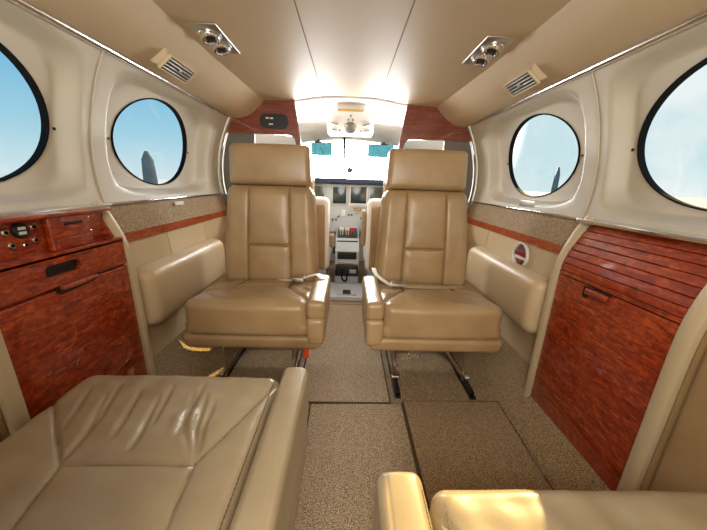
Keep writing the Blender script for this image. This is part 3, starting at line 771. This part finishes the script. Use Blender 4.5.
# small white placards on the ledge
m = MB(); box(m, -.700, -.7045, 1.21, 1.27, .636, .650, .0005); tag(m.build('placard', 'white_plastic', origin=(-.702, 1.24, .643)), 'small white placard stuck on the tweed strip below the left front window', 'placard')
m = MB(); box(m, .7215, .7245, 1.14, 1.24, .675, .700, .0005)
for y in np.linspace(1.15, 1.23, 7): pass
tag(m.build('placard', 'satin_metal', origin=(.723, 1.19, .688)), 'small silvery placard below the right front window', 'placard')

# ================================================================= OVERHEAD FITTINGS
for sgn in (-1, 1):
    c = Vector((sgn*.567, 1.078, 1.0905)); ax = Vector((-sgn*.045, 0, .035)).normalized(); nn = Vector((-sgn*.035, 0, -.045)).normalized(); Yv = Vector((0, 1, 0))
    t = thing('air_vent', c, ('left' if sgn < 0 else 'right')+' ceiling side air vent with louvres in a cream housing', 'air vent', 'ceiling air vents')
    def loc(a, b, h): return c+Yv*a+ax*b+nn*h
    def lbox(m, a0, a1, b0, b1, h0, h1, bev=.002):
        v, f = rbox_mesh(((a0+a1)/2, (b0+b1)/2, (h0+h1)/2), (a1-a0, b1-b0, h1-h0), bev, 1e9, seg=2); m.add([loc(*p) for p in v], f)
    def housing(P, n):
        k = 1-.35*((P[:, 2]+.012)/.024).clip(0, 1); return np.stack([P[:, 0]*(.8+.2*k), P[:, 1]*k, P[:, 2]], 1)
    v, f = rbox_mesh((0, 0, 0), (.162, .070, .030), .008, .02, housing); m = MB(); m.add([loc(p[0], p[1]-.002, p[2]-.002) for p in v], f); m.build('housing', 'headliner', t)
    m = MB(); lbox(m, -.070, .070, -.024, .024, .010, .016); m.build('vent_well', 'black_plastic', t)
    m = MB(); lbox(m, -.075, .075, -.028, -.023, .011, .020); lbox(m, -.075, .075, .023, .028, .011, .020); lbox(m, -.075, -.070, -.028, .028, .011, .020); lbox(m, .070, .075, -.028, .028, .011, .020); m.build('bezel', 'frame_trim', t)
    for k in range(4):
        b = -.0165+k*.011; m = MB(); lbox(m, -.070, .070, b-.0021, b+.0021, .0155, .0195, .001); m.build('louvre', 'satin_metal', t)
    m = MB(); lbox(m, -.004, .004, -.004, .004, .018, .024, .001); m.build('slider', 'satin_metal', t)
    # twin reading lights
    lc = Vector((sgn*.4365, 1.09, 1.1725))
    t = thing('reading_light', lc, ('left' if sgn < 0 else 'right')+' ceiling plate with two chrome swivel reading lights', 'reading light', 'ceiling reading lights')
    m = MB(); v, f = rbox_mesh(tuple(lc), (.088, .200, .007), .003, 1e9, seg=2); m.add(v, f); m.build('plate', 'satin_metal', t)
    for dy in (-.040, .038):
        d0 = Vector((-sgn*.25, -.15, -1)).normalized(); o_ = lc+Vector((0, dy, -.003))
        m = MB(); lathe(m, [(.035, 0), (.035, .004), (.032, .006)], o_, (0, 0, -1), 28); e = m.build('eyeball_socket', 'chrome', t)
        m = MB(); lathe(m, [(.030, 0), (.031, .006), (.028, .013), (.024, .018), (.020, .018), (.018, .010)], o_, d0, 28); e2 = m.build('eyeball', 'chrome', t)
        m = MB(); lathe(m, [(.0135, .006), (.0135, .012)], o_, d0, 20); m.build('lens', 'black_plastic', e2)
    m = MB(); lathe(m, [(.005, 0), (.005, .006), (.003, .008)], lc+Vector((sgn*.02, .078, -.003)), (0, 0, -1), 14); m.build('button', 'black_plastic', t)

# ================================================================= FORWARD PARTITION
for sgn in (-1, 1):
    side = 'left' if sgn < 0 else 'right'
    t = thing('partition', (sgn*.45, 1.72, 0), f'mahogany partition behind the {side} facing seat' + (', with black switch plate' if sgn < 0 else ', plain upper panel'), 'partition')
    P = [(.74, .984), (.74, 1.21), (.308, 1.21), (.305, 1.184), (.290, 1.10), (.264, .925), (.258, .60), (.290, .60), (.292, .93), (.300, .965), (.318, .980), (.36, .984)]
    P = [(sgn*x, z) for x, z in P]
    m = MB(); extrude_poly(m, P, 'y', 1.703, 1.725); m.build('upper_panel', 'mahogany_brown', t, smooth=False)
    m = MB(); extrude_poly(m, [(sgn*x, z) for x, z in [(.53, .60), (.52, .984), (.665, .984), (.70, .90), (.715, .80), (.72, .60)]], 'y', 1.716, 1.732); m.build('side_return', 'grey_divider', t, smooth=False)
    m = MB(); extrude_poly(m, [(sgn*x, z) for x, z in [(.26, 0), (.72, 0), (.72, .62), (.26, .62)]], 'y', 1.714, 1.734); m.build('lower_panel', 'mahogany_brown', t, smooth=False)
    if sgn < 0:
        m = MB(); extrude_poly(m, rrect(-.407, 1.048, .150, .074, .034, 8), 'y', 1.6985, 1.703); sp = m.build('switch_plate', 'black_plastic', t, smooth=False)
        for dx in (-.035, -.012):
            m = MB(); box(m, -.407+dx-.008, -.407+dx+.008, 1.696, 1.6985, 1.058, 1.066, .001); m.build('switch', 'white_plastic', sp)
        m = MB(); box(m, -.435, -.413, 1.696, 1.6985, 1.030, 1.036, .001); m.build('switch', 'white_plastic', sp)

# ================================================================= COCKPIT
for sgn in (-1, 1):
    side = 'left' if sgn < 0 else 'right'
    t = thing('pilot_seat', (sgn*.30, 1.95, 0), f'tan {side} pilot seat with pale sheepskin edges, mostly hidden behind the {side} cabin seat', 'pilot seat', 'pilot seats')
    m = MB(); v, f = rbox_mesh((sgn*.300, 1.96, .40), (.350, .10, .50), .04, .05); m.add(v, f); m.build('backrest', 'sheepskin', t)
    m = MB(); v, f = rbox_mesh((sgn*.300, 1.915, .385), (.300, .03, .44), .014, .05); m.add(v, f); m.build('back_shell', 'leather', t)
    m = MB(); v, f = rbox_mesh((sgn*.300, 2.12, .25), (.36, .36, .10), .04, .05); m.add(v, f); m.build('seat_cushion', 'sheepskin', t)
    m = MB(); v, f = rbox_mesh((sgn*.335, 1.965, .72), (.22, .07, .12), .03, .05); m.add(v, f); m.build('headrest', 'leather', t)
    m = MB(); v, f = rbox_mesh((sgn*.108, 2.00, .355 if sgn < 0 else .45), (.030, .10, .09 if sgn < 0 else .24), .012, .03); m.add(v, f); m.build('armrest', 'leather', t)
    m = MB(); v, f = rbox_mesh((sgn*.30, 2.12, .105), (.30, .30, .20), .02, .1); m.add(v, f); m.build('seat_base', 'panel_grey', t)
# instrument panel
t = thing('instrument_panel', (0, 2.48, .35), 'grey cockpit instrument panel with dark screens seen between the seats', 'instrument panel')
m = MB(); box(m, -.60, .60, 2.46, 2.52, .34, .729, .004); m.build('panel', 'panel_grey', t)
for x0, x1, zz0, zz1 in ((-.330, -.200, .577, .712), (-.129, -.020, .577, .707), (.017, .146, .582, .716), (.176, .310, .577, .716), (-.50, -.37, .577, .712), (.36, .49, .577, .712)):
    m = MB(); box(m, x0-.010, x1+.010, 2.448, 2.46, zz0-.008, zz1+.008, .003); b_ = m.build('screen_bezel', 'white_plastic' if x0 == .017 else 'panel_grey', t)
    m = MB(); box(m, x0, x1, 2.445, 2.449, zz0, zz1, .001); m.build('screen', 'screen_glass', b_)
m = MB(); box(m, 0, .150, 2.438, 2.448, .556, .580, .003); kb = m.build('keypad_strip', 'white_plastic', t)
m = MB()
for k in range(8): box(m, .012+k*.016, .022+k*.016, 2.435, 2.438, .562, .573, .001)
m.build('keys', 'panel_grey', kb)
m = MB(); box(m, .045, .105, 2.452, 2.46, .522, .540, .002); l_ = m.build('display_window', 'black_plastic', t); m = MB(); box(m, .049, .101, 2.450, 2.4525, .525, .537, .001); m.build('display_face', 'yellow_label', l_)
m = MB(); box(m, .060, .095, 2.452, 2.46, .496, .510, .002); m.build('amber_label', 'yellow_label', t)
m = MB(); box(m, -.060, -.025, 2.452, 2.46, .475, .525, .003); m.build('white_switch_block', 'white_plastic', t)
for x, z in ((.005, .485), (.030, .485), (-.10, .44), (-.13, .44), (-.08, .47), (.11, .46), (.14, .49), (-.16, .52), (-.16, .48), (.13, .43)):
    m = MB(); lathe(m, [(.008, 0), (.007, .014), (.005, .016)], (x, 2.46, z), (0, -1, 0), 14); m.build('knob', 'black_plastic' if z < .486 else 'panel_grey', t)
m = MB(); v, f = rbox_mesh((0, 2.58, .754), (1.16, .34, .044), .018, .1); m.add(v, f); o = m.build('glareshield', 'glare_blue', origin=(0, 2.58, .735)); tag(o, 'dark blue padded glareshield along the top of the instrument panel', 'glareshield')
# pedestal
t = thing('control_pedestal', (0, 2.25, 0), 'centre control pedestal with power levers between the pilot seats', 'pedestal')
m = MB(); extrude_poly(m, [(2.08, .0), (2.08, .26), (2.14, .33), (2.30, .36), (2.458, .39), (2.458, 0)], 'x', -.088, .088); m.build('body', 'panel_grey', t, smooth=False)
m = MB(); extrude_poly(m, [(2.13, .3255), (2.30, .3655), (2.40, .386), (2.40, .382), (2.30, .3605), (2.13, .320)], 'x', -.078, .078); m.build('top_plate', 'black_plastic', t, smooth=False)
for i, x in enumerate((-.055, -.038, -.012, .005, .028, .045)):
    m = MB(); tube(m, [(x, 2.24, .35), (x, 2.205, .40)], .003, 8); lathe(m, [(.004, 0), (.009, .006), (.009, .020), (.004, .026)], (x, 2.208, .392), (0, -.45, .9), 14)
    m.build('power_lever', 'red_plastic' if i >= 4 else 'white_plastic', t)
m = MB(); box(m, -.070, .070, 2.072, 2.082, .20, .255, .003); m.build('switch_panel', 'black_plastic', t)
m = MB(); box(m, -.060, .050, 2.060, 2.072, .165, .185, .004); m.build('chrome_bar', 'satin_metal', t)
m = MB(); lathe(m, [(.030, 0), (.034, .006), (.034, .016), (.030, .020)], (-.088, 2.20, .24), (-1, 0, 0), 24); m.build('trim_wheel', 'black_plastic', t)
m = MB(); box(m, -.085, .085, 2.050, 2.080, .075, .160, .004); m.build('lower_box', 'black_plastic', t)
m = MB(); tube(m, smooth_path([(-.03, 2.05, .13), (-.035, 2.02, .08), (-.02, 2.01, .055), (0, 2.01, .06), (.003, 2.03, .10)]), .006, 8); m.build('hose_loop', 'black_rubber', t)
m = MB(); box(m, .02, .07, 2.045, 2.05, .10, .13, .002); m.build('metal_plate', 'satin_metal', t)
# hatch on the cockpit floor
m = MB(); box(m, -.125, .125, 1.76, 2.04, .0005, .030, .004); o = m.build('floor_hatch', 'panel_grey', origin=(0, 1.9, 0)); tag(o, 'pale grey cover on the cockpit floor just ahead of the aisle carpet', 'floor cover')
m = MB(); box(m, -.022, .030, 1.80, 1.85, .030, .046, .003); m.build('latch', 'black_plastic', o)
m = MB(); box(m, -.06, .07, 1.785, 1.80, .030, .036, .002); m.build('hinge_strip', 'satin_metal', o)
# overhead panel follows the slope of the headliner
t = thing('overhead_panel', (0, 2.05, 1.12), 'white overhead panel with round grey speaker at the top of the windshield', 'overhead panel')
A = Vector((0, 1.94, 1.188)); B = Vector((0, 2.13, 1.050)); U = (B-A).normalized(); XX = Vector((1, 0, 0)); NN = XX.cross(U)
if NN.z > 0: NN = -NN
LL = (B-A).length
def ol(x, u, h): return A+XX*x+U*(u*LL)+NN*h
outl = [(-.085, .0), (.085, .0), (.115, .10), (.135, .35), (.150, .60), (.155, .85), (.140, .98), (-.140, .98), (-.155, .85), (-.150, .60), (-.135, .35), (-.115, .10)]
m = MB(); n = len(outl); V = [ol(x, u, -.03) for x, u in outl]+[ol(x*.97, .5+(u-.5)*.97, .016) for x, u in outl]
m.add(V, [tuple(range(n)), tuple(range(2*n-1, n-1, -1))]+[(i, (i+1) % n, n+(i+1) % n, n+i) for i in range(n)]); m.build('panel', 'white_plastic', t, smooth=False)
m = MB(); n = 5
V = [ol(x, u, h) for x, u, h in [(-.080, .03, .019), (.080, .03, .019), (.075, .09, .019), (-.075, .09, .019)]]; V += [v-NN*.004 for v in V]
m.add(V, [(0, 1, 2, 3), (7, 6, 5, 4), (0, 4, 5, 1), (1, 5, 6, 2), (2, 6, 7, 3), (3, 7, 4, 0)]); m.build('amber_strip', 'yellow_label', t, smooth=False)
m = MB(); lathe(m, [(.044, 0), (.044, .006), (.040, .008), (.0, .009)], ol(0, .62, .014), NN, 32); m.build('speaker', 'satin_metal', t)
for x, u in ((0, .22), (-.014, .36), (.014, .36)):
    m = MB(); lathe(m, [(.005, 0), (.004, .006)], ol(x, u, .015), NN, 12); m.build('knob', 'black_plastic', t)
for s_ in (-1, 1):
    for u, ln in ((.50, .045), (.72, .035)):
        m = MB(); tube(m, [ol(s_*.125, u-.02, .020), ol(s_*(.125-ln), u+.03, .022)], .006, 8); m.build('light_stalk', 'satin_metal', t)
    m = MB(); lathe(m, [(.005, 0), (.004, .006)], ol(s_*.07, .74, .015), NN, 12); m.build('knob', 'dark_metal', t)
# sun visors
for sgn, x0, x1 in ((-1, -.300, -.138), (1, .140, .345)):
    t = thing('sun_visor', ((x0+x1)/2, 2.43, 1.0), ('left' if sgn < 0 else 'right')+' translucent teal sun visor hanging at the windshield', 'sun visor')
    m = MB(); extrude_poly(m, rrect((x0+x1)/2, .992, x1-x0, .098, .010, 4), 'y', 2.43, 2.4335); m.build('visor_blade', 'visor_tint', t, smooth=False)
    m = MB(); xm = -.245 if sgn < 0 else .262
    lathe(m, [(.011, -.012), (.011, .012)], (xm, 2.425, 1.045), (0, 1, 0), 16); box(m, xm-.028, xm+.028, 2.42, 2.43, 1.034, 1.046, .003); m.build('clamp', 'dark_metal', t)
    m = MB(); tube(m, [(xm, 2.43, 1.045), (xm, 2.44, 1.075)], .004, 8); m.build('arm', 'dark_metal', t)
# compass hanging by the centre post
t = thing('compass', (.005, 2.46, .86), 'small round standby compass and ring beside the windshield centre post', 'compass')
m = MB(); lathe(m, [(.018, 0), (.022, .008), (.022, .022), (.016, .028)], (.005, 2.475, .840), (0, -1, 0), 24); m.build('body', 'dark_metal', t)
m = MB(); tube(m, [(.005+.016*math.cos(a), 2.46, .883+.016*math.sin(a)) for a in np.linspace(0, 2*math.pi, 25)[:-1]], .003, 8, closed=True); m.build('ring', 'dark_metal', t)
m = MB(); tube(m, [(-.034, 2.60, .862), (.005, 2.468, .862)], .003, 6); m.build('bracket', 'dark_metal', t)

# ================================================================= PROPELLERS OUTSIDE
def propeller(x, y, zt, lab, sg):
    hz = zt-1.14; t = thing('propeller', (x, y, hz), lab, 'propeller')
    m = MB(); lathe(m, [(.14, -.12), (.14, 0), (.12, .12), (.08, .24), (.03, .32), (.002, .34)], (x, y, hz), (0, 1, 0), 28); m.build('spinner', 'aircraft_paint', t)
    for k in range(4):
        a = k*math.pi/2; m = MB(); V = []; F = []; rr = np.linspace(.12, 1.14, 14)
        for i, r in enumerate(rr):
            q = r/1.14; ch = 1.3*(.05+.055*math.sin(min(1, q*1.1)*2.4))*(1 if q < .9 else math.sqrt(max(.05, 1-((q-.9)/.105)**2)))
            for u, h in ((-.5, 0), (-.2, .012), (.2, .012), (.5, 0), (.2, -.012), (-.2, -.012)):
                px, pz = u*ch, r
                # feathered: chord along y with a little twist
                kk = 1 if sg > 0 else .5; lx = px*.6*kk+h*.8; ly = sg*(px*.75*kk-h*.55)
                V.append((x+lx*math.cos(a)+pz*math.sin(a), y+ly, hz-lx*math.sin(a)+pz*math.cos(a)))
        for i in range(13):
            for j in range(6): F.append((i*6+j, i*6+(j+1) % 6, i*6+6+(j+1) % 6, i*6+6+j))
        F += [tuple(range(6)), tuple(78+j for j in range(6))]
        m.add(V, F); m.build('blade', 'prop_dark', t)
    n_ = MB(); lathe(n_, [(.13, 0), (.20, .10), (.24, .4), (.26, 1.2), (.22, 2.2), (.05, 2.8)], (x, y-.14, hz-.02), (0, -1, 0), 28)
    o = n_.build('engine_nacelle', 'aircraft_paint', origin=(x, y, hz)); tag(o, lab.replace('dark propeller', 'white engine nacelle behind the propeller'), 'engine')
propeller(-1.97, 3.03, .975, 'dark propeller outside the left front window', 1)
propeller(2.34, 3.38, .985, 'dark propeller outside the right front window', -1)
